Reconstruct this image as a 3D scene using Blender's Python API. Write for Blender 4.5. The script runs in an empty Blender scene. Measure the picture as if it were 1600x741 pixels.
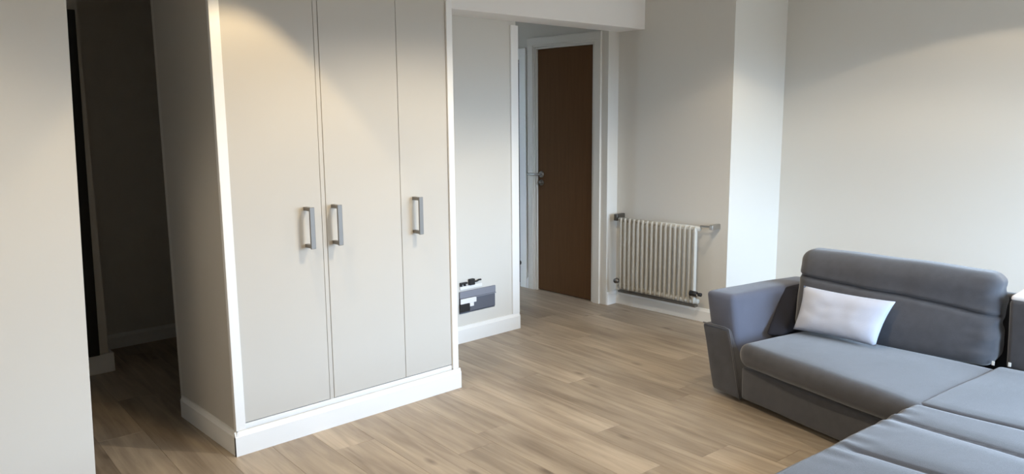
import bpy, bmesh, math, random
from mathutils import Vector, Matrix, noise

random.seed(7)
C = bpy.context.scene
COL = C.collection

# ------------------------------------------------------------------ camera
def setup_camera():
    f, yaw, pitch, roll, h = 1220.575, 47.1048, -8.9709, -0.4649, 1.4634
    yw, pt, rl = map(math.radians, (yaw, pitch, roll))
    fw = Vector((math.cos(pt)*math.cos(yw), math.cos(pt)*math.sin(yw), math.sin(pt)))
    rt = Vector((math.sin(yw), -math.cos(yw), 0))
    up = rt.cross(fw)
    r2 = rt*math.cos(rl) + up*math.sin(rl)
    u2 = -rt*math.sin(rl) + up*math.cos(rl)
    cam = bpy.data.cameras.new('camera')
    cam.sensor_fit = 'HORIZONTAL'; cam.sensor_width = 36.0
    cam.lens = f/1600*36.0
    cam.clip_start = 0.05
    o = bpy.data.objects.new('camera', cam)
    m = Matrix((r2, u2, -fw)).transposed().to_4x4()
    m.translation = (0, 0, h)
    o.matrix_world = m
    COL.objects.link(o)
    C.camera = o
setup_camera()

# ------------------------------------------------------------------ light
W = bpy.data.worlds.new('daylight'); C.world = W
W.use_nodes = True
def overcast_sky(strength):
    """bright overcast sky above the horizon, dull ground below it"""
    nt = W.node_tree; N = nt.nodes; L = nt.links
    tc = N.new('ShaderNodeTexCoord'); sp = N.new('ShaderNodeSeparateXYZ'); mr = N.new('ShaderNodeMapRange')
    mr.inputs['From Min'].default_value = -1; mr.inputs['From Max'].default_value = 1
    rp = N.new('ShaderNodeValToRGB'); e = rp.color_ramp.elements
    e[0].position = 0; e[0].color = (.055, .055, .05, 1)
    e[1].position = 1; e[1].color = (.60, .79, 1.0, 1)
    for p, c in ((.485, (.08, .08, .075, 1)), (.515, (.47, .62, .80, 1)), (.65, (.54, .74, 1.0, 1))):
        x = e.new(p); x.color = c
    L.new(tc.outputs['Generated'], sp.inputs[0]); L.new(sp.outputs[2], mr.inputs[0]); L.new(mr.outputs[0], rp.inputs[0])
    bg = N['Background']; L.new(rp.outputs[0], bg.inputs[0]); bg.inputs[1].default_value = strength
overcast_sky(29.0)

def area(name, loc, aim, sx, sy, power, col, spread=180):
    l = bpy.data.lights.new(name, 'AREA'); l.shape = 'RECTANGLE'
    l.size = sx; l.size_y = sy; l.energy = power; l.color = col
    l.spread = math.radians(spread)
    o = bpy.data.objects.new(name, l); o.location = loc
    o.rotation_euler = (Vector(aim)-Vector(loc)).to_track_quat('-Z', 'Y').to_euler()
    COL.objects.link(o); return o
def spot(name, loc, power, col, half=68, blend=.12):
    l = bpy.data.lights.new(name, 'SPOT'); l.energy = power; l.color = col
    l.spot_size = math.radians(2*half); l.spot_blend = blend; l.shadow_soft_size = .035
    o = bpy.data.objects.new(name, l); o.location = loc; COL.objects.link(o); return o

WIN = (2.6, 5.2, .25, 1.97)          # the window opening: x0, x1, z0, z1, in the wall at y = -1.25
p = area('window_portal', ((WIN[0]+WIN[1])/2, -1.24, (WIN[2]+WIN[3])/2), ((WIN[0]+WIN[1])/2, 3, (WIN[2]+WIN[3])/2), WIN[1]-WIN[0], WIN[3]-WIN[2], 1, (1, 1, 1))
p.data.cycles.is_portal = True
WARM = (1.0, .83, .60)
spot('downlight_left', (1.39, 2.80, 2.38), 37, (1.0, .77, .47), 39, .12)
spot('fill_spot_near', (-.4, 1.85, 2.38), 92, WARM, 71, .3).data.shadow_soft_size = .2  # added fill, no such lamp known: lifts the left wall and wardrobe side
spot('downlight_middle', (2.3, 1.85, 2.38), 86, WARM, 70, .35)
spot('downlight_right', (4.25, 1.3, 2.38), 20, WARM, 68, .05)
spot('fill_spot_far', (3.75, 1.9, 2.38), 36, WARM, 68, .3)  # added fill, no such lamp known: lifts the radiator wall

C.view_settings.view_transform = 'Standard'
C.view_settings.look = 'None'
C.view_settings.gamma = 1
C.view_settings.use_curve_mapping = False
C.view_settings.exposure = 0.0

# ------------------------------------------------------------------ materials
def srgb(r, g, b):
    f = lambda c: (c/255/12.92) if c/255 <= .04045 else ((c/255+.055)/1.055)**2.4
    return (f(r), f(g), f(b), 1)

def mat(name, col, rough=.6, metal=0, var=.04, vscale=6, bump=0, bscale=300, spec=.5, sheen=0):
    m = bpy.data.materials.new(name); m.use_nodes = True
    nt = m.node_tree; N = nt.nodes; L = nt.links
    b = N['Principled BSDF']
    b.inputs['Roughness'].default_value = rough; b.inputs['Metallic'].default_value = metal
    b.inputs['Specular IOR Level'].default_value = spec
    if sheen:
        b.inputs['Sheen Weight'].default_value = sheen; b.inputs['Sheen Roughness'].default_value = .45
    tc = N.new('ShaderNodeTexCoord')
    n = N.new('ShaderNodeTexNoise'); n.inputs['Scale'].default_value = vscale; n.inputs['Detail'].default_value = 4
    L.new(tc.outputs['Object'], n.inputs['Vector'])
    mx = N.new('ShaderNodeMix'); mx.data_type = 'RGBA'
    lo = tuple(c*(1-var) for c in col[:3])+(1,); hi = tuple(min(1, c*(1+var)) for c in col[:3])+(1,)
    mx.inputs[6].default_value = lo; mx.inputs[7].default_value = hi
    L.new(n.outputs['Fac'], mx.inputs[0]); L.new(mx.outputs[2], b.inputs['Base Color'])
    if bump:
        n2 = N.new('ShaderNodeTexNoise'); n2.inputs['Scale'].default_value = bscale; n2.inputs['Detail'].default_value = 3
        L.new(tc.outputs['Object'], n2.inputs['Vector'])
        bp = N.new('ShaderNodeBump'); bp.inputs['Strength'].default_value = bump; bp.inputs['Distance'].default_value = .002
        L.new(n2.outputs['Fac'], bp.inputs['Height']); L.new(bp.outputs[0], b.inputs['Normal'])
    return m

def plank_material():
    m = bpy.data.materials.new('oak_plank'); m.use_nodes = True
    nt = m.node_tree; N = nt.nodes; L = nt.links; b = N['Principled BSDF']
    b.inputs['Roughness'].default_value = .42; b.inputs['Specular IOR Level'].default_value = .4
    tc = N.new('ShaderNodeTexCoord'); oi = N.new('ShaderNodeObjectInfo')
    off = N.new('ShaderNodeVectorMath'); off.operation = 'SCALE'
    off.inputs[0].default_value = (37., 91., 13.); L.new(oi.outputs['Random'], off.inputs['Scale'])
    add = N.new('ShaderNodeVectorMath'); add.operation = 'ADD'
    L.new(tc.outputs['Object'], add.inputs[0]); L.new(off.outputs[0], add.inputs[1])
    mp = N.new('ShaderNodeMapping'); mp.inputs['Scale'].default_value = (16, 1.1, 1)
    L.new(add.outputs[0], mp.inputs['Vector'])
    g = N.new('ShaderNodeTexNoise'); g.inputs['Scale'].default_value = 1.6; g.inputs['Detail'].default_value = 7
    g.inputs['Roughness'].default_value = .55; g.inputs['Distortion'].default_value = .8
    L.new(mp.outputs[0], g.inputs['Vector'])
    mp2 = N.new('ShaderNodeMapping'); mp2.inputs['Scale'].default_value = (3.2, .9, 1)
    L.new(add.outputs[0], mp2.inputs['Vector'])
    g2 = N.new('ShaderNodeTexNoise'); g2.inputs['Scale'].default_value = 1.5; g2.inputs['Detail'].default_value = 3
    L.new(mp2.outputs[0], g2.inputs['Vector'])
    r1 = N.new('ShaderNodeValToRGB')
    r1.color_ramp.elements[0].position = .32; r1.color_ramp.elements[0].color = PL_D
    r1.color_ramp.elements[1].position = .68; r1.color_ramp.elements[1].color = PL_L
    mixf = N.new('ShaderNodeMix'); mixf.data_type = 'FLOAT'; mixf.inputs[0].default_value = .5
    L.new(g.outputs['Fac'], mixf.inputs[2]); L.new(g2.outputs['Fac'], mixf.inputs[3])
    L.new(mixf.outputs[0], r1.inputs[0])
    # knots
    mp3 = N.new('ShaderNodeMapping'); mp3.inputs['Scale'].default_value = (6.5, 2.6, 1)
    L.new(add.outputs[0], mp3.inputs['Vector'])
    vo = N.new('ShaderNodeTexVoronoi'); vo.inputs['Scale'].default_value = .8
    L.new(mp3.outputs[0], vo.inputs['Vector'])
    kr = N.new('ShaderNodeValToRGB')
    kr.color_ramp.elements[0].position = .035; kr.color_ramp.elements[0].color = (1, 1, 1, 1)
    kr.color_ramp.elements[1].position = .12; kr.color_ramp.elements[1].color = (0, 0, 0, 1)
    L.new(vo.outputs['Distance'], kr.inputs[0])
    kn = N.new('ShaderNodeMix'); kn.data_type = 'RGBA'; kn.inputs[7].default_value = srgb(74, 60, 48)
    km = N.new('ShaderNodeMath'); km.operation = 'MULTIPLY'; km.inputs[1].default_value = .55
    L.new(kr.outputs[0], km.inputs[0]); L.new(km.outputs[0], kn.inputs[0]); L.new(r1.outputs[0], kn.inputs[6])
    # tone of the single plank
    hv = N.new('ShaderNodeHueSaturation')
    mr = N.new('ShaderNodeMapRange'); mr.inputs['To Min'].default_value = .88; mr.inputs['To Max'].default_value = 1.12
    L.new(oi.outputs['Random'], mr.inputs['Value']); L.new(mr.outputs[0], hv.inputs['Value'])
    L.new(kn.outputs[2], hv.inputs['Color']); L.new(hv.outputs[0], b.inputs['Base Color'])
    bp = N.new('ShaderNodeBump'); bp.inputs['Strength'].default_value = .12; bp.inputs['Distance'].default_value = .002
    L.new(g.outputs['Fac'], bp.inputs['Height']); L.new(bp.outputs[0], b.inputs['Normal'])
    return m

def door_wood():
    m = bpy.data.materials.new('dark_oak_door'); m.use_nodes = True
    nt = m.node_tree; N = nt.nodes; L = nt.links; b = N['Principled BSDF']
    b.inputs['Roughness'].default_value = .75; b.inputs['Specular IOR Level'].default_value = .15
    tc = N.new('ShaderNodeTexCoord'); mp = N.new('ShaderNodeMapping'); mp.inputs['Scale'].default_value = (30, 30, 1.5)
    L.new(tc.outputs['Object'], mp.inputs['Vector'])
    g = N.new('ShaderNodeTexNoise'); g.inputs['Scale'].default_value = 2; g.inputs['Detail'].default_value = 5
    L.new(mp.outputs[0], g.inputs['Vector'])
    mx = N.new('ShaderNodeMix'); mx.data_type = 'RGBA'
    mx.inputs[6].default_value = srgb(84, 58, 34); mx.inputs[7].default_value = srgb(98, 70, 44)
    L.new(g.outputs['Fac'], mx.inputs[0]); L.new(mx.outputs[2], b.inputs['Base Color'])
    return m

PL_D = srgb(128, 114, 99); PL_L = srgb(188, 173, 153)
M = {}
M['wall'] = mat('painted_plaster', srgb(216, 213, 206), .85, var=.012, vscale=2, bump=.06, bscale=220, spec=.2)
M['ceiling'] = mat('ceiling_paint', srgb(242, 239, 235), .9, var=.01, spec=.2)
M['white'] = mat('white_gloss_paint', srgb(240, 240, 238), .4, var=.01)
M['frame'] = mat('door_frame_paint', srgb(218, 213, 203), .45, var=.015)
M['cupboard'] = mat('cupboard_paint', srgb(200, 196, 188), .55, var=.01, spec=.35)
M['plank'] = plank_material()
M['screed'] = mat('floor_underlay', srgb(70, 60, 50), .9)
M['door'] = door_wood()
M['fabric'] = mat('grey_velour', srgb(76, 76, 80), .9, var=.20, vscale=22, bump=.5, bscale=420, spec=.12, sheen=.5)
M['fabric_arm_lit'] = mat('grey_velour_lit', srgb(90, 93, 106), .9, var=.10, vscale=9, bump=.5, bscale=420, spec=.12, sheen=.45)  # same velour as the sofa, daylight on the arm painted in as lighter blue
M['pillow'] = mat('pale_satin', srgb(188, 193, 208), .6, var=.07, vscale=14, bump=.4, bscale=350, spec=.3, sheen=.2)
M['gap_shade'] = mat('gap_shade_cloth', srgb(42, 42, 48), .9, var=.1, bump=.4, bscale=400, spec=.1)  # near-black that paints the shade beside the armrest
M['pale'] = mat('lit_top_cloth', srgb(226, 226, 230), .8, var=.03, bump=.2, bscale=400, spec=.2)  # window light on the backrest top, put into the colour
M['radiator'] = mat('radiator_enamel', srgb(190, 187, 178), .4, var=.02)
M['chrome'] = mat('brushed_nickel', srgb(176, 174, 170), .32, metal=1, var=.03)
M['dark_chrome'] = mat('dark_nickel', srgb(120, 116, 110), .4, metal=1, var=.04)
M['handle'] = mat('satin_nickel', srgb(136, 134, 131), .5, metal=.6, var=.03)
M['black'] = mat('black_plastic', srgb(30, 29, 30), .5, var=.05)
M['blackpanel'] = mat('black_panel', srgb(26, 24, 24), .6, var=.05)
M['grey_plastic'] = mat('grey_box_plastic', srgb(132, 135, 146), .5, var=.05)
M['grey_dark'] = mat('dark_grey_box', srgb(92, 95, 106), .55, var=.05)
M['socket_white'] = mat('socket_white', srgb(236, 236, 238), .4, var=.01)
M['tag'] = mat('care_tag_cloth', srgb(225, 222, 216), .8, var=.02)

# ------------------------------------------------------------------ mesh helpers
def link(name, bm, m, parent=None, smooth=False):
    me = bpy.data.meshes.new(name)
    bmesh.ops.recalc_face_normals(bm, faces=bm.faces[:])
    bm.to_mesh(me); bm.free()
    me.materials.append(M[m] if isinstance(m, str) else m)
    if smooth:
        me.polygons.foreach_set('use_smooth', [True]*len(me.polygons))
    o = bpy.data.objects.new(name, me); COL.objects.link(o)
    if parent:
        o.parent = parent
        w = Vector(); p = parent
        while p: w += p.location; p = p.parent
        me.transform(Matrix.Translation(-w))
    return o
def struct(o):
    o['kind'] = 'structure'; return o
def thing(name, label, cat, loc, group=None):
    o = bpy.data.objects.new(name, None); COL.objects.link(o); o.location = loc
    o['label'] = label; o['category'] = cat; o.empty_display_size = .05
    if group: o['group'] = group
    return o
def tag(o, label, cat, group=None):
    o['label'] = label; o['category'] = cat
    if group: o['group'] = group
    return o
def box(bm, x0, x1, y0, y1, z0, z1, bevel=0, seg=2):
    v = [bm.verts.new((x, y, z)) for x in (x0, x1) for y in (y0, y1) for z in (z0, z1)]
    F = [(0,1,3,2), (4,6,7,5), (0,4,5,1), (2,3,7,6), (0,2,6,4), (1,5,7,3)]
    fs = [bm.faces.new([v[i] for i in q]) for q in F]
    if bevel:
        es = list({e for f in fs for e in f.edges})
        bmesh.ops.bevel(bm, geom=es, offset=bevel, segments=seg, affect='EDGES', profile=.5)
    return bm
def mkbox(name, x0, x1, y0, y1, z0, z1, m, parent=None, bevel=0, seg=2):
    return link(name, box(bmesh.new(), x0, x1, y0, y1, z0, z1, bevel, seg), m, parent)
def tube(bm, p0, p1, r0, r1=None, n=16, caps=True):
    p0, p1 = Vector(p0), Vector(p1); r1 = r0 if r1 is None else r1
    d = (p1-p0).normalized(); a = d.orthogonal().normalized(); b = d.cross(a)
    R = [[bm.verts.new(p+(a*math.cos(t)+b*math.sin(t))*r) for t in [2*math.pi*i/n for i in range(n)]] for p, r in ((p0, r0), (p1, r1))]
    for i in range(n):
        bm.faces.new((R[0][i], R[0][(i+1)%n], R[1][(i+1)%n], R[1][i]))
    if caps:
        bm.faces.new(R[0]); bm.faces.new(R[1])
    return bm
def pipe(bm, pts, r, n=10):
    pts = [Vector(p) for p in pts]; rings = []
    ref = Vector((0.31, .22, .93)).normalized()
    for i, p in enumerate(pts):
        d = (pts[min(i+1, len(pts)-1)]-pts[max(i-1, 0)]).normalized()
        a = d.cross(ref).normalized(); b = d.cross(a)
        rings.append([bm.verts.new(p+(a*math.cos(2*math.pi*k/n)+b*math.sin(2*math.pi*k/n))*r) for k in range(n)])
    for A, B in zip(rings, rings[1:]):
        for k in range(n):
            bm.faces.new((A[k], A[(k+1)%n], B[(k+1)%n], B[k]))
    bm.faces.new(rings[0]); bm.faces.new(rings[-1]); return bm
def skirting(bm, p0, p1, nrm, h=.108, t=.016):
    """board with a chamfered top edge along the floor from p0 to p1, standing out along nrm"""
    p0, p1, n = Vector((*p0, 0)), Vector((*p1, 0)), Vector((*nrm, 0))
    prof = [(0, 0), (t, 0), (t, h*.80), (t*.82, h*.84), (t*.55, h*.93), (t*.45, h), (0, h)]
    R = [[bm.verts.new(p+n*a+Vector((0, 0, z))) for a, z in prof] for p in (p0, p1)]
    k = len(prof)
    for i in range(k):
        bm.faces.new((R[0][i], R[0][(i+1)%k], R[1][(i+1)%k], R[1][i]))
    bm.faces.new(R[0]); bm.faces.new(R[1]); return bm

def steps(half, r, n, q):
    """grid positions from -half to half, denser in the rounded rim of width r"""
    r = min(r, half*.98)
    a = [-half + r*(1-math.cos(math.pi/2*i/q)) for i in range(q)]
    mid = [-half+r + (2*half-2*r)*i/n for i in range(n+1)]
    return a + mid + [-x for x in reversed(a)]
def soft_box(name, m, parent, bot, top, r, n=(14, 14, 4), q=4, bulge=(0, 0, 0), disp=None):
    """upholstered block: a rounded box mapped onto the eight corners bot[4] + top[4]
    (order: front-left, front-right, back-right, back-left). Local axes: a = left to right, b = front to back, c = up"""
    B = [Vector(p) for p in bot]; T = [Vector(p) for p in top]
    la = ((B[1]-B[0]).length + (T[2]-T[3]).length)/4
    lb = ((B[3]-B[0]).length + (T[2]-T[1]).length)/4
    lc = sum((T[i]-B[i]).length for i in range(4))/8
    H = (la, lb, lc); r = min(r, .96*min(H))
    S = [steps(H[i], r, n[i], q) for i in range(3)]
    bm = bmesh.new(); cache = {}
    def vert(i, j, k):
        key = (i, j, k)
        if key in cache: return cache[key]
        p = Vector((S[0][i], S[1][j], S[2][k]))
        c = Vector([max(-(H[t]-r), min(H[t]-r, p[t])) for t in range(3)])
        d = p-c
        if d.length > 1e-9:
            p = c + d.normalized()*r*(max(abs(x) for x in d)/r)
        u = [p[t]/H[t] for t in range(3)]
        P = [(x+1)/2 for x in u]
        for t in range(3):
            o1, o2 = [w for w in range(3) if w != t]
            P[t] += bulge[t]/(2*H[t])*u[t]*(1-u[o1]**2)*(1-u[o2]**2)
        a, b, cc = P
        lo = B[0]*(1-a)*(1-b)+B[1]*a*(1-b)+B[2]*a*b+B[3]*(1-a)*b
        hi = T[0]*(1-a)*(1-b)+T[1]*a*(1-b)+T[2]*a*b+T[3]*(1-a)*b
        w = lo*(1-cc)+hi*cc
        if disp: w = w + disp(u, w)
        v = bm.verts.new(w); cache[key] = v; return v
    L = [len(s)-1 for s in S]
    def quad(*ks):
        try: bm.faces.new([vert(*k) for k in ks])
        except ValueError: pass
    for i in range(L[0]):
        for j in range(L[1]):
            for k in (0, L[2]): quad((i,j,k), (i+1,j,k), (i+1,j+1,k), (i,j+1,k))
        for k in range(L[2]):
            for j in (0, L[1]): quad((i,j,k), (i+1,j,k), (i+1,j,k+1), (i,j,k+1))
    for j in range(L[1]):
        for k in range(L[2]):
            for i in (0, L[0]): quad((i,j,k), (i,j+1,k), (i,j+1,k+1), (i,j,k+1))
    return link(name, bm, m, parent, smooth=True)
def nz(p, s): return noise.noise(Vector(p)*s)

# ------------------------------------------------------------------ setting
CH = 2.40
def floor():
    f = struct(mkbox('floor', -1.0, 5.6, -1.4, 6.0, -.10, -.014, 'screed'))
    ang = math.radians(-3.6); rot = Matrix.Rotation(ang, 4, 'Z')
    w, gap, ln = .196, .0006, 1.28
    def plank_mesh(length):
        bm = bmesh.new(); c = .0012; x, y, t = (w-gap)/2, (length-gap)/2, .014
        lo = [bm.verts.new((sx*x, sy*y, 0)) for sx, sy in ((-1,-1), (1,-1), (1,1), (-1,1))]
        md = [bm.verts.new((sx*x, sy*y, t-c*.6)) for sx, sy in ((-1,-1), (1,-1), (1,1), (-1,1))]
        hi = [bm.verts.new((sx*(x-c), sy*(y-c), t)) for sx, sy in ((-1,-1), (1,-1), (1,1), (-1,1))]
        for A, B in ((lo, md), (md, hi)):
            for i in range(4): bm.faces.new((A[i], A[(i+1)%4], B[(i+1)%4], B[i]))
        bm.faces.new(hi)
        bmesh.ops.recalc_face_normals(bm, faces=bm.faces[:])
        me = bpy.data.meshes.new('plank'); bm.to_mesh(me); bm.free()
        me.materials.append(M['plank']); return me
    me = plank_mesh(ln)
    x = -.62
    row = 0
    while x < 5.6:
        y = -1.35 + random.random()*ln
        y -= ln
        while y < 6.2:
            p = rot @ Vector((x, y+ln/2, 0))
            p.x -= .18
            if -.7 < p.x < 5.3 and -.8 < p.y < 5.95:
                o = bpy.data.objects.new('plank', me); COL.objects.link(o)
                o.parent = f; o.location = (p.x, p.y, -.014); o.rotation_euler = (0, 0, ang)
            y += ln
        x += w; row += 1
floor()
struct(mkbox('ceiling', -1.0, 5.6, -1.4, 6.0, CH, CH+.1, 'ceiling'))

def walls():
    Z = -.014                           # walls stand on the underlay
    # the big near wall at the left of the view; its free edge is a touch out of plumb
    bm = box(bmesh.new(), -1.0, .735, 3.0, 3.12, Z, CH)
    for v in bm.verts:
        if v.co.x > 0: v.co.x = .702 + .029*v.co.z
    struct(link('wall_left', bm, 'wall'))
    struct(mkbox('wall_side', -1.0, -.9, -1.4, 3.0, Z, CH, 'wall'))
    # wall behind the wardrobe, running on to the passage; pierced for the wall box
    bm = bmesh.new(); X0, X1, Z0, Z1 = 3.073, 3.379, .19, .335
    box(bm, 1.34, X0, 3.812, 3.91, Z, CH); box(bm, X1, 3.587, 3.812, 3.91, Z, CH)
    box(bm, X0, X1, 3.812, 3.91, Z, Z0); box(bm, X0, X1, 3.812, 3.91, Z1, CH)
    struct(link('wall_back', bm, 'wall'))
    # passage wall that carries the two doors
    bm = bmesh.new()
    for y0, y1, z0, z1 in ((3.812, 3.953, Z, CH), (3.953, 4.569, 1.98, CH), (4.569, 4.765, Z, CH), (4.765, 5.45, 1.90, CH), (5.45, 6.0, Z, CH)):
        box(bm, 4.524, 4.66, y0, y1, z0, z1)
    struct(link('wall_passage', bm, 'wall'))
    struct(mkbox('wall_beyond', 4.66, 5.5, 3.812, 6.0, Z, CH, 'wall'))
    # wall with the radiator: its end steps out to the sofa wall
    struct(mkbox('wall_radiator', 4.642, 5.5, 2.842, 3.812, Z, CH, 'wall'))
    struct(mkbox('wall_right', 5.32, 5.5, -1.4, 2.842, Z, CH, 'wall'))
    # hallway behind the opening at the left
    struct(mkbox('wall_hall_back', -.3, 3.45, 5.28, 5.4, Z, CH, 'wall'))
    bm = box(bmesh.new(), -.3, 1.262, 4.81, 4.92, Z, CH)
    struct(link('wall_hall_front', bm, 'wall'))
    struct(mkbox('wall_hall_side', -.4, -.3, 3.12, 5.4, Z, CH, 'wall'))
    struct(mkbox('wall_hall_end', 3.36, 3.45, 3.91, 5.28, Z, CH, 'wall'))
    struct(mkbox('wall_passage_end', 3.45, 4.524, 5.5, 5.6, Z, CH, 'wall'))
    # window wall behind the viewer, with the opening the daylight comes through
    bm = bmesh.new()
    a, b, c, d = WIN
    for x0, x1, z0, z1 in ((-1.0, a, Z, CH), (b, 5.5, Z, CH), (a, b, Z, c), (a, b, d, CH)):
        box(bm, x0, x1, -1.4, -1.25, z0, z1)
    struct(link('wall_window', bm, 'wall'))
    bm = bmesh.new()
    for x0, x1, z0, z1 in ((a, a+.05, c, d), (b-.05, b, c, d), ((a+b)/2-.03, (a+b)/2+.03, c, d), (a, b, c, c+.05), (a, b, d-.05, d)):
        box(bm, x0, x1, -1.36, -1.30, z0, z1)
    struct(link('window_1', bm, 'white'))
    # boxed beam from the wardrobe to the radiator wall
    struct(mkbox('trim_1', 2.552, 4.642, 3.576, 3.812, 2.055, CH, 'ceiling'))
walls()

def trims():
    bm = skirting(bmesh.new(), (2.552, 3.812), (3.60, 3.812), (0, -1), h=.110)
    struct(link('baseboard_back', bm, 'white'))
    bm = skirting(bmesh.new(), (4.524, 3.812), (4.642, 3.812), (0, -1), h=.100)
    struct(link('baseboard_return', bm, 'white'))
    bm = skirting(bmesh.new(), (4.642, 3.796), (4.642, 2.842), (-1, 0), h=.095)
    skirting(bm, (4.626, 2.842), (5.32, 2.842), (0, -1), h=.095)
    struct(link('baseboard_radiator', bm, 'white'))
    bm = skirting(bmesh.new(), (5.32, 2.826), (5.32, -1.2), (-1, 0))
    struct(link('baseboard_right', bm, 'white'))
    bm = skirting(bmesh.new(), (-.29, 5.28), (3.35, 5.28), (0, -1), h=.092)
    struct(link('baseboard_hall_back', bm, 'white'))
    bm = bmesh.new(); box(bm, -.29, 1.285, 4.79, 4.81, 0, .112, .003)
    box(bm, 1.262, 1.285, 4.81, 4.93, 0, .112, .003)
    struct(link('baseboard_hall_front', bm, 'white'))
    bm = skirting(bmesh.new(), (4.524, 4.652), (4.524, 4.674), (-1, 0), h=.09)
    struct(link('baseboard_passage', bm, 'white'))
    # white lining board on the free end of the back wall
    struct(mkbox('trim_2', 3.535, 3.60, 3.800, 3.922, .11, 2.03, 'white', bevel=.003))
    # low boxed ledge along the sofa wall
trims()

# ------------------------------------------------------------------ doors
def frame_mesh(y0, y1, ztop, w=.075, x=4.524, proud=.02):
    """stepped architrave round an opening in the passage wall, plus lining and stop"""
    bm = bmesh.new()
    for o, i, p in ((w, .022, proud), (.05, .008, proud*.62)):
        box(bm, x-p, x-.0005, y0-o, y0-i, 0, ztop+i, .003)
        box(bm, x-p, x-.0005, y1+i, y1+o, 0, ztop+i, .003)
        box(bm, x-p, x-.0005, y0-o, y1+o, ztop+i, ztop+o, .003)
    return bm
def lining_mesh(y0, y1, ztop, t=.008, x=4.524):
    bm = bmesh.new()
    box(bm, x-.004, x+.13, y0, y0+t, 0, ztop-t); box(bm, x-.004, x+.13, y1-t, y1, 0, ztop-t)
    box(bm, x-.004, x+.13, y0, y1, ztop-t, ztop)
    return bm
def doors():
    d = struct(mkbox('door_1', 4.537, 4.577, 3.962, 4.560, .006, 1.970, 'door', bevel=.002))
    link('architrave', frame_mesh(3.953, 4.569, 1.98, w=.082), 'frame', d)
    link('door_lining', lining_mesh(3.953, 4.569, 1.98), 'frame', d)
    # lever handle on a round rose, with a round escutcheon below
    y, z = 4.520, .972
    bm = bmesh.new(); tube(bm, (4.537, y, z), (4.528, y, z), .026, n=24); tube(bm, (4.528, y, z), (4.480, y, z), .010)
    h = link('lever_handle', bm, 'chrome', d, True)
    bm = bmesh.new(); pipe(bm, [(4.482, y-.012, z), (4.480, y+.03, z), (4.479, y+.08, z), (4.484, y+.115, z)], .0095)
    link('lever', bm, 'chrome', h, True)
    bm = bmesh.new(); tube(bm, (4.537, y, z-.068), (4.528, y, z-.068), .024, n=24); tube(bm, (4.528, y, z-.068), (4.512, y, z-.068), .012)
    link('thumb_turn', bm, 'dark_chrome', d, True)
    bm = bmesh.new()
    for zz in (.25, 1.70): tube(bm, (4.533, 3.963, zz-.045), (4.533, 3.963, zz+.045), .006, n=10)
    link('hinge', bm, 'chrome', d)
    d2 = struct(mkbox('door_2', 4.60, 4.64, 4.775, 5.44, .006, 1.888, 'blackpanel', bevel=.002))  # black leaf and lining paint in the darkness of the doorway
    link('architrave', frame_mesh(4.765, 5.45, 1.90, w=.09), 'white', d2)
    link('door_lining', lining_mesh(4.765, 5.45, 1.90, .003), 'blackpanel', d2)
doors()

# ------------------------------------------------------------------ wardrobe
def d_handle(x, yf, z0, z1, parent):
    y = yf-.058
    bm = bmesh.new(); box(bm, x-.012, x+.012, y-.005, y+.005, z0, z1, .002)
    h = link('handle', bm, 'handle', parent)
    for z in (z0+.010, z1-.010):
        bm = bmesh.new(); box(bm, x-.009, x+.009, y+.005, yf+.002, z-.008, z+.008, .0015)
        link('handle_post', bm, 'handle', h)
def wardrobe():
    t = thing('wardrobe', 'tall fitted cream wardrobe with three plain doors and white plinth', 'wardrobe', (1.93, 3.5, 0))
    top = 2.385
    mkbox('side_panel', 1.314, 1.336, 3.206, 3.802, .02, top, 'cupboard', t)
    mkbox('side_panel', 2.526, 2.548, 3.196, 3.802, .02, top, 'white', t)
    mkbox('back_panel', 1.336, 2.526, 3.785, 3.802, .02, top, 'cupboard', t)
    mkbox('top_panel', 1.336, 2.526, 3.22, 3.785, top-.02, top, 'cupboard', t)
    mkbox('stile', 1.309, 1.353, 3.176, 3.198, .108, top, 'white', t, .002)
    mkbox('stile', 2.513, 2.550, 3.176, 3.195, .108, top, 'white', t, .002)
    mkbox('stile', 1.777, 1.797, 3.188, 3.21, .13, top, 'cupboard', t, .001)
    mkbox('bottom_rail', 1.353, 2.513, 3.188, 3.21, .10, .130, 'white', t, .001)
    for x0, x1, hx in ((1.3545, 1.7745, 1.694), (1.7995, 2.2120, 1.834), (2.2145, 2.5115, 2.291)):
        d = mkbox('door', x0, x1, 3.187, 3.208, .1335, top-.012, 'cupboard', t, .0015)
        d_handle(hx, 3.187, .872, 1.060, d)
    bm = skirting(bmesh.new(), (1.298, 3.176), (2.556, 3.176), (0, -1), h=.108, t=.014)
    link('plinth', bm, 'white', t)
    bm = skirting(bmesh.new(), (1.314, 3.802), (1.314, 3.164), (-1, 0), h=.108, t=.016)
    link('plinth', bm, 'white', t)
wardrobe()

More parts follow.
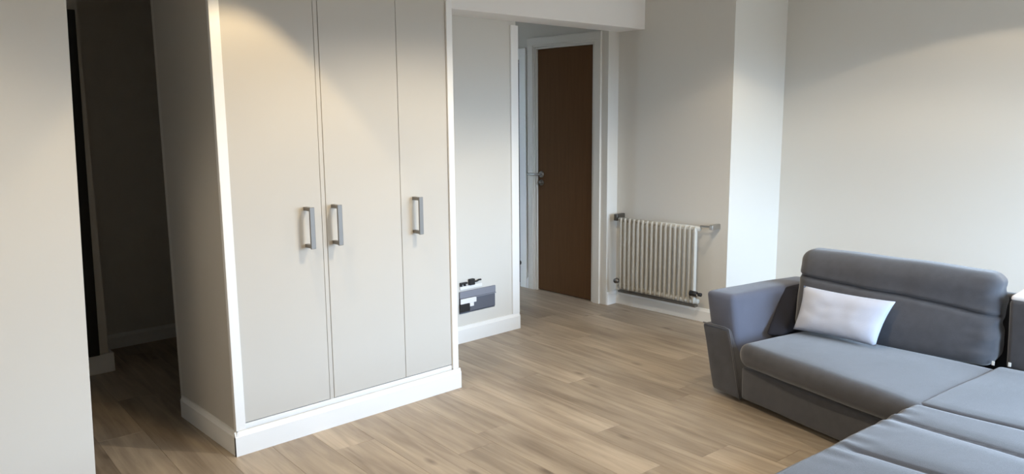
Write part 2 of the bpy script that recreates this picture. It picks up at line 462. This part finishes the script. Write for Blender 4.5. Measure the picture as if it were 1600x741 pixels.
# ------------------------------------------------------------------ radiator
def radiator():
    t = thing('column_radiator', 'off-white column radiator of slim upright tubes on the wall beside the brown door', 'radiator', (4.57, 3.36, 0))
    n = 17; y0, y1 = 3.035, 3.685; xr = 4.545
    me = None
    for i in range(n):
        y = y0 + (y1-y0)*i/(n-1)
        if me is None:
            bm = bmesh.new()
            R = []
            for z, s in ((-.272, .55), (-.262, .9), (-.24, 1), (.24, 1), (.262, .9), (.272, .55)):
                ring = []
                for k in range(14):
                    a = 2*math.pi*k/14
                    ring.append(bm.verts.new((.017*s*math.copysign(abs(math.cos(a))**.8, math.cos(a)), .0105*s*math.copysign(abs(math.sin(a))**.8, math.sin(a)), z)))
                R.append(ring)
            for A, B in zip(R, R[1:]):
                for k in range(14): bm.faces.new((A[k], A[(k+1)%14], B[(k+1)%14], B[k]))
            bm.faces.new(R[0]); bm.faces.new(R[-1])
            o = link('column', bm, 'radiator', t, True); o.data.transform(Matrix.Translation(t.location)); me = o.data
        else:
            o = bpy.data.objects.new('column', me); COL.objects.link(o); o.parent = t
        o.location = (xr-t.location.x, y-t.location.y, .415)
    bm = bmesh.new(); tube(bm, (xr+.012, y0-.03, .672), (xr+.012, y1+.03, .672), .017)
    link('top_header', bm, 'radiator', t, True)
    bm = bmesh.new(); tube(bm, (xr+.012, y0-.03, .160), (xr+.012, y1+.03, .160), .017)
    link('bottom_header', bm, 'radiator', t, True)
    bm = bmesh.new(); pipe(bm, [(xr+.012, y0-.03, .690), (xr+.012, y0-.10, .692), (xr+.012, y0-.118, .692)], .007)
    box(bm, xr-.004, 4.641, y0-.135, y0-.11, .674, .708, .003)
    link('air_vent', bm, 'chrome', t)
    bm = bmesh.new(); box(bm, xr+.0, 4.641, y1+.045, y1+.075, .66, .71, .003); box(bm, xr+.005, xr+.02, y1+.02, y1+.046, .672, .69)
    link('wall_bracket', bm, 'dark_chrome', t)
    bm = bmesh.new(); box(bm, xr-.01, xr+.03, y0-.02, y1+.02, .118, .134, .003)
    link('bottom_rail', bm, 'dark_chrome', t)
    # valves
    bm = bmesh.new(); tube(bm, (xr+.0, y0-.03, .205), (xr-.02, y0-.03, .205), .012)
    v = link('thermostatic_valve', bm, 'chrome', t, True)
    bm = bmesh.new(); tube(bm, (xr-.015, y0+.018, .218), (xr-.015, y0-.035, .218), .02, .017); tube(bm, (xr-.015, y0-.05, .218), (xr-.015, y0-.07, .218), .013)
    link('valve_head', bm, 'black', v, True)
    bm = bmesh.new(); tube(bm, (xr-.0, y1+.012, .205), (xr-.035, y1+.012, .205), .012)
    v = link('lockshield_valve', bm, 'chrome', t, True)
    bm = bmesh.new(); tube(bm, (xr-.03, y1+.010, .212), (xr-.055, y1+.010, .212), .021, .018)
    link('valve_cap', bm, 'dark_chrome', v, True)
radiator()

# ------------------------------------------------------------------ wall box with sockets, stop, dark panel
def small_things():
    t = thing('wall_box', 'half-covered grey wiring box let into the low wall beside the wardrobe', 'wall box', (3.226, 3.812, .26))
    bm = bmesh.new()
    box(bm, 3.076, 3.376, 3.862, 3.868, .193, .332); box(bm, 3.076, 3.080, 3.812, 3.862, .193, .332); box(bm, 3.372, 3.376, 3.812, 3.862, .193, .332)
    box(bm, 3.080, 3.372, 3.812, 3.862, .193, .197); box(bm, 3.080, 3.372, 3.812, 3.862, .328, .332)
    link('back_box', bm, 'grey_dark', t)
    bm = bmesh.new(); box(bm, 3.074, 3.379, 3.800, 3.8118, .292, .338, .003); box(bm, 3.20, 3.379, 3.796, 3.8118, .286, .292, .001)
    link('cover_flap', bm, 'grey_plastic', t)
    bm = bmesh.new(); box(bm, 3.155, 3.376, 3.803, 3.8118, .200, .286, .003); box(bm, 3.076, 3.155, 3.803, 3.8118, .193, .204, .002)
    link('face_plate', bm, 'grey_dark', t)
    bm = bmesh.new(); box(bm, 3.076, 3.208, 3.796, 3.803, .256, .290, .002); box(bm, 3.150, 3.185, 3.795, 3.803, .232, .256, .002)
    link('broken_cover', bm, 'socket_white', t)
    bm = bmesh.new(); box(bm, 3.072, 3.150, 3.792, 3.812, .204, .254, .004)
    link('plug_socket', bm, 'black', t)
    t = thing('cable_clip', 'small black cable connector in white bracket above the grey wiring box', 'connector', (3.16, 3.812, .385))
    mkbox('bracket', 3.078, 3.262, 3.801, 3.8115, .350, .372, 'socket_white', t, .002)
    bm = bmesh.new(); box(bm, 3.078, 3.135, 3.794, 3.8115, .385, .397, .002); box(bm, 3.078, 3.092, 3.795, 3.8115, .3725, .388, .002); box(bm, 3.112, 3.122, 3.795, 3.8115, .3725, .388, .002)
    link('terminal', bm, 'black', t)
    mkbox('connector_body', 3.150, 3.192, 3.788, 3.8115, .3725, .412, 'black', t, .003)
    bm = bmesh.new(); pipe(bm, [(3.190, 3.800, .392), (3.212, 3.797, .391), (3.232, 3.799, .397), (3.25, 3.8, .396)], .006)
    link('cable', bm, 'black', t, True)
    # little stop on the end of that wall
    t = thing('door_stop', 'small dark round door stop low on the end of the white-edged wall', 'door stop', (3.60, 3.86, .45))
    bm = bmesh.new(); tube(bm, (3.6002, 3.84, .45), (3.622, 3.84, .45), .011); link('stem', bm, 'chrome', t, True)
    bm = bmesh.new(); tube(bm, (3.612, 3.84, .45), (3.640, 3.84, .45), .018, .016, 18); link('buffer', bm, 'black', t, True)
    # tall black panel in the hall
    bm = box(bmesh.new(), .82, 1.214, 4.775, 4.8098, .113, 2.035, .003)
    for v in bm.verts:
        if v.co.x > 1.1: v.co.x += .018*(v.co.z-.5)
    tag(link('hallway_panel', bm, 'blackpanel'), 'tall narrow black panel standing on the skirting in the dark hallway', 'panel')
small_things()

# ------------------------------------------------------------------ sofa
def sofa():
    t = thing('corner_sofa', 'low grey fabric corner sofa with chaise in front of the right wall', 'sofa', (3.6, 1.3, 0))
    F = 'fabric'
    wr = lambda s, a: (lambda u, w: Vector((nz(w, s), nz(w+Vector((9, 3, 1)), s), nz(w+Vector((2, 7, 5)), s)))*a)
    # outer arm panel (flared) and the padded arm above it
    soft_box('arm_panel', F, t,
             [(3.467, 2.186, .02), (3.409, 1.988, .02), (4.24, 1.86, .02), (4.26, 2.06, .02)],
             [(3.505, 2.285, .352), (3.505, 2.118, .345), (4.25, 1.97, .345), (4.26, 2.16, .35)], .018, n=(4, 10, 8), q=3, disp=wr(6, .003))
    soft_box('armrest', 'fabric_arm_lit', t,
             [(3.545, 2.262, .33), (3.505, 2.06, .20), (4.25, 1.89, .20), (4.25, 2.14, .33)],
             [(3.525, 2.283, .522), (3.535, 2.126, .522), (4.25, 1.965, .520), (4.25, 2.15, .520)], .028, n=(6, 14, 6), q=4, bulge=(0, .004, .006), disp=wr(5, .004))
    bm = bmesh.new(); pipe(bm, [(3.405, 1.984, .022), (3.44, 2.036, .15), (3.487, 2.098, .30), (3.497, 2.116, .345), (3.498, 2.14, .353), (3.497, 2.27, .357)], .004)
    link('piping', bm, F, t, True)
    soft_box('base_panel', F, t,
             [(3.420, 1.985, .028), (3.172, 1.08, .028), (4.05, .98, .028), (4.1, 1.88, .028)],
             [(3.412, 1.985, .195), (3.165, 1.08, .195), (4.05, .98, .195), (4.1, 1.88, .195)], .012, n=(14, 6, 4), q=3, disp=wr(4, .003))
    def seat_disp(u, w):
        d = Vector((nz(w, 3.5), nz(w+Vector((4, 4, 4)), 3.5), nz(w+Vector((7, 2, 1)), 3))) * .006
        return d
    soft_box('seat_cushion', F, t,
             [(3.390, 2.002, .200), (3.120, 1.030, .200), (3.92, .95, .200), (3.94, 1.90, .200)],
             [(3.385, 2.004, .325), (3.115, 1.030, .320), (3.92, .95, .312), (3.94, 1.90, .318)], .055, n=(26, 16, 2), q=6, bulge=(.01, .012, .014), disp=seat_disp)
    # back cushion with a fold between the head roll and the lower part
    def back_disp(u, w):
        a, b, c = u
        fold = .25 - .11*a + .015*math.sin(5*a) + .02*nz((a*2, 0, 3), 1.2)
        g = math.exp(-((c-fold)/.05)**2) if c < fold else math.exp(-((c-fold)/.035)**2)
        front = max(0, min(1, -b*1.6))
        d = Vector((.026*g*front, 0, 0))
        d += Vector((nz(w, 5)*.008, 0, nz(w+Vector((5, 1, 1)), 4)*.006))
        edge = max(0, abs(a)-.70)/.30
        if a > 0:
            d += Vector((.016*nz((w.x*2, w.y*5, w.z*17), 1.6), .012*nz((w.x*3, w.y*3+5, w.z*13), 1.5), 0))*edge
        else:
            d += Vector((.008*nz((w.x*2, w.y*5, w.z*9), 1.6), .005*nz((w.x*3, w.y*3+5, w.z*8), 1.5), 0))*edge
        # belly of the lower part and roll of the upper one
        d += Vector((-.018*front*(math.exp(-((c-.68)/.3)**2)+math.exp(-((c+.35)/.5)**2))*(1-a*a*.6), 0, 0))
        return d
    soft_box('back_cushion', F, t,
             [(3.815, 1.945, .312), (3.880, 1.005, .300), (4.06, 1.005, .300), (4.04, 1.945, .312)],
             [(3.995, 1.995, .726), (3.985, 1.035, .722), (4.14, 1.035, .722), (4.15, 1.995, .726)], .062, n=(34, 6, 40), q=6, bulge=(.004, .012, .006), disp=back_disp)
    p = soft_box('gap_shade_block', 'gap_shade', t,  # filler added to give the gap its shade
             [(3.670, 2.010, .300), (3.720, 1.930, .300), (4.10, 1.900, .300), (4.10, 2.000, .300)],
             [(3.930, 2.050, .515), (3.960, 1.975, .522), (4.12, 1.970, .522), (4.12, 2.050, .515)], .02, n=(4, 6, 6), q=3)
    p['label'] = 'dark block standing in for the shade between armrest and back cushion'
    soft_box('back_frame', F, t,
             [(4.11, 2.0, .02), (4.07, .97, .02), (4.24, .97, .02), (4.26, 2.0, .02)],
             [(4.155, 1.96, .575), (4.15, .99, .60), (4.26, .99, .60), (4.27, 1.96, .575)], .025, n=(10, 3, 6), q=3)
    soft_box('corner_back', F, t,
             [(3.955, .975, .30), (3.94, -.55, .30), (4.22, -.55, .30), (4.22, .975, .30)],
             [(3.955, .985, .622), (3.94, -.55, .622), (4.22, -.55, .632), (4.22, .985, .632)], .022, n=(10, 4, 6), q=3, disp=wr(5, .003))
    p = soft_box('top_panel', 'pale', t,  # sofa top made pale to paint the light falling on it
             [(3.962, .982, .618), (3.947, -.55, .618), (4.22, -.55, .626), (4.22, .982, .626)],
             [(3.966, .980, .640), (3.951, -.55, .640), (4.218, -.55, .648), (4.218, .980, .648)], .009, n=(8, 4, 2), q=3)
    p['label'] = 'top of the corner backrest, its window light painted on as pale cloth'
    # corner seat
    soft_box('corner_seat', F, t,
             [(3.175, 1.082, .20), (3.165, -.52, .20), (3.95, -.52, .20), (3.94, 1.005, .20)],
             [(3.175, 1.082, .322), (3.165, -.52, .322), (3.95, -.52, .318), (3.94, 1.002, .318)], .028, n=(18, 12, 2), q=4, bulge=(0, 0, .008), disp=seat_disp)
    # chaise: one quilted pad, its seams pressed in across the width
    seams = (2.925, 2.555)
    def chaise_disp(u, w):
        d = seat_disp(u, w)*.8
        if u[2] > .2:
            for s in seams:
                x = w.x - s - .10*(w.y-.9)*(1 if s > 2.8 else .15)
                inside = min(1, max(0, (1.10-w.y)/.05))
                d += Vector((0, 0, -.010*math.exp(-(x/.010)**2)-.007*math.exp(-(x/.05)**2)))*inside
                cr = math.exp(-((w.y-1.075)/.03)**2)*math.exp(-(x/.12)**2)
                d += Vector((0, 0, .006*math.sin(x*70)*cr))
        return d
    soft_box('chaise_pad', F, t,
             [(1.86, 1.175, .20), (1.83, -.52, .20), (3.155, -.52, .20), (3.165, 1.075, .20)],
             [(1.86, 1.205, .328), (1.83, -.52, .328), (3.168, -.52, .330), (3.175, 1.09, .330)], .05, n=(34, 130, 2), q=6, bulge=(0, 0, .008), disp=chaise_disp)
    soft_box('chaise_base', F, t,
             [(1.90, 1.14, .018), (1.87, -.5, .018), (3.95, -.5, .018), (3.94, .97, .018)],
             [(1.90, 1.14, .198), (1.87, -.5, .198), (3.95, -.5, .198), (3.94, .97, .198)], .012, n=(6, 6, 2), q=2)
    for y, x in ((1.012, 3.905), (.955, 3.935)):
        bm = bmesh.new(); box(bm, x, x+.003, y-.006, y+.006, .320, .340, .001)
        link('care_tag', bm, 'tag', t)
    for x, y in ((3.5, 1.95), (4.15, 1.8), (2.0, 1.0), (2.0, -.4), (3.85, -.4)):
        bm = bmesh.new(); tube(bm, (x, y, 0), (x, y, .03), .022); link('foot', bm, 'black', t)

def pillow():
    c = [Vector(p) for p in ((3.750, 1.893, .344), (3.750, 1.472, .342), (3.850, 1.430, .553), (3.850, 1.896, .559))]  # bl br tr tl (seen from the room)
    nrm = (c[1]-c[0]).cross(c[3]-c[0]).normalized()
    if nrm.x > 0: nrm = -nrm
    bm = bmesh.new(); n, mrows = 30, 20
    def pos(i, j, s):
        u, v = 2*i/n-1, 2*j/mrows-1
        # edges drawn in between the corners
        k = 1-.055*(1-u*u); uu = u*(1-.05*(1-v*v)); vv = v*k
        a, b = (uu+1)/2, (vv+1)/2
        p = c[0]*(1-a)*(1-b)+c[1]*a*(1-b)+c[2]*a*b+c[3]*(1-a)*b
        th = .060*((1-u**4)*(1-v**4))**.62
        th += .006*nz((u*2.2, v*2.2, s), 1.3)*(1-u**4)*(1-v**4)
        return p + nrm*th*s*.72
    front = [[bm.verts.new(pos(i, j, 1)) for j in range(mrows+1)] for i in range(n+1)]
    back = [[front[i][j] if i in (0, n) or j in (0, mrows) else bm.verts.new(pos(i, j, -1)) for j in range(mrows+1)] for i in range(n+1)]
    for G in (front, back):
        for i in range(n):
            for j in range(mrows):
                try: bm.faces.new((G[i][j], G[i+1][j], G[i+1][j+1], G[i][j+1]))
                except ValueError: pass
    o = link('pillow', bm, 'pillow', None, True)
    tag(o, 'small pale silver pillow leaning on the grey sofa back', 'pillow')
sofa()
pillow()
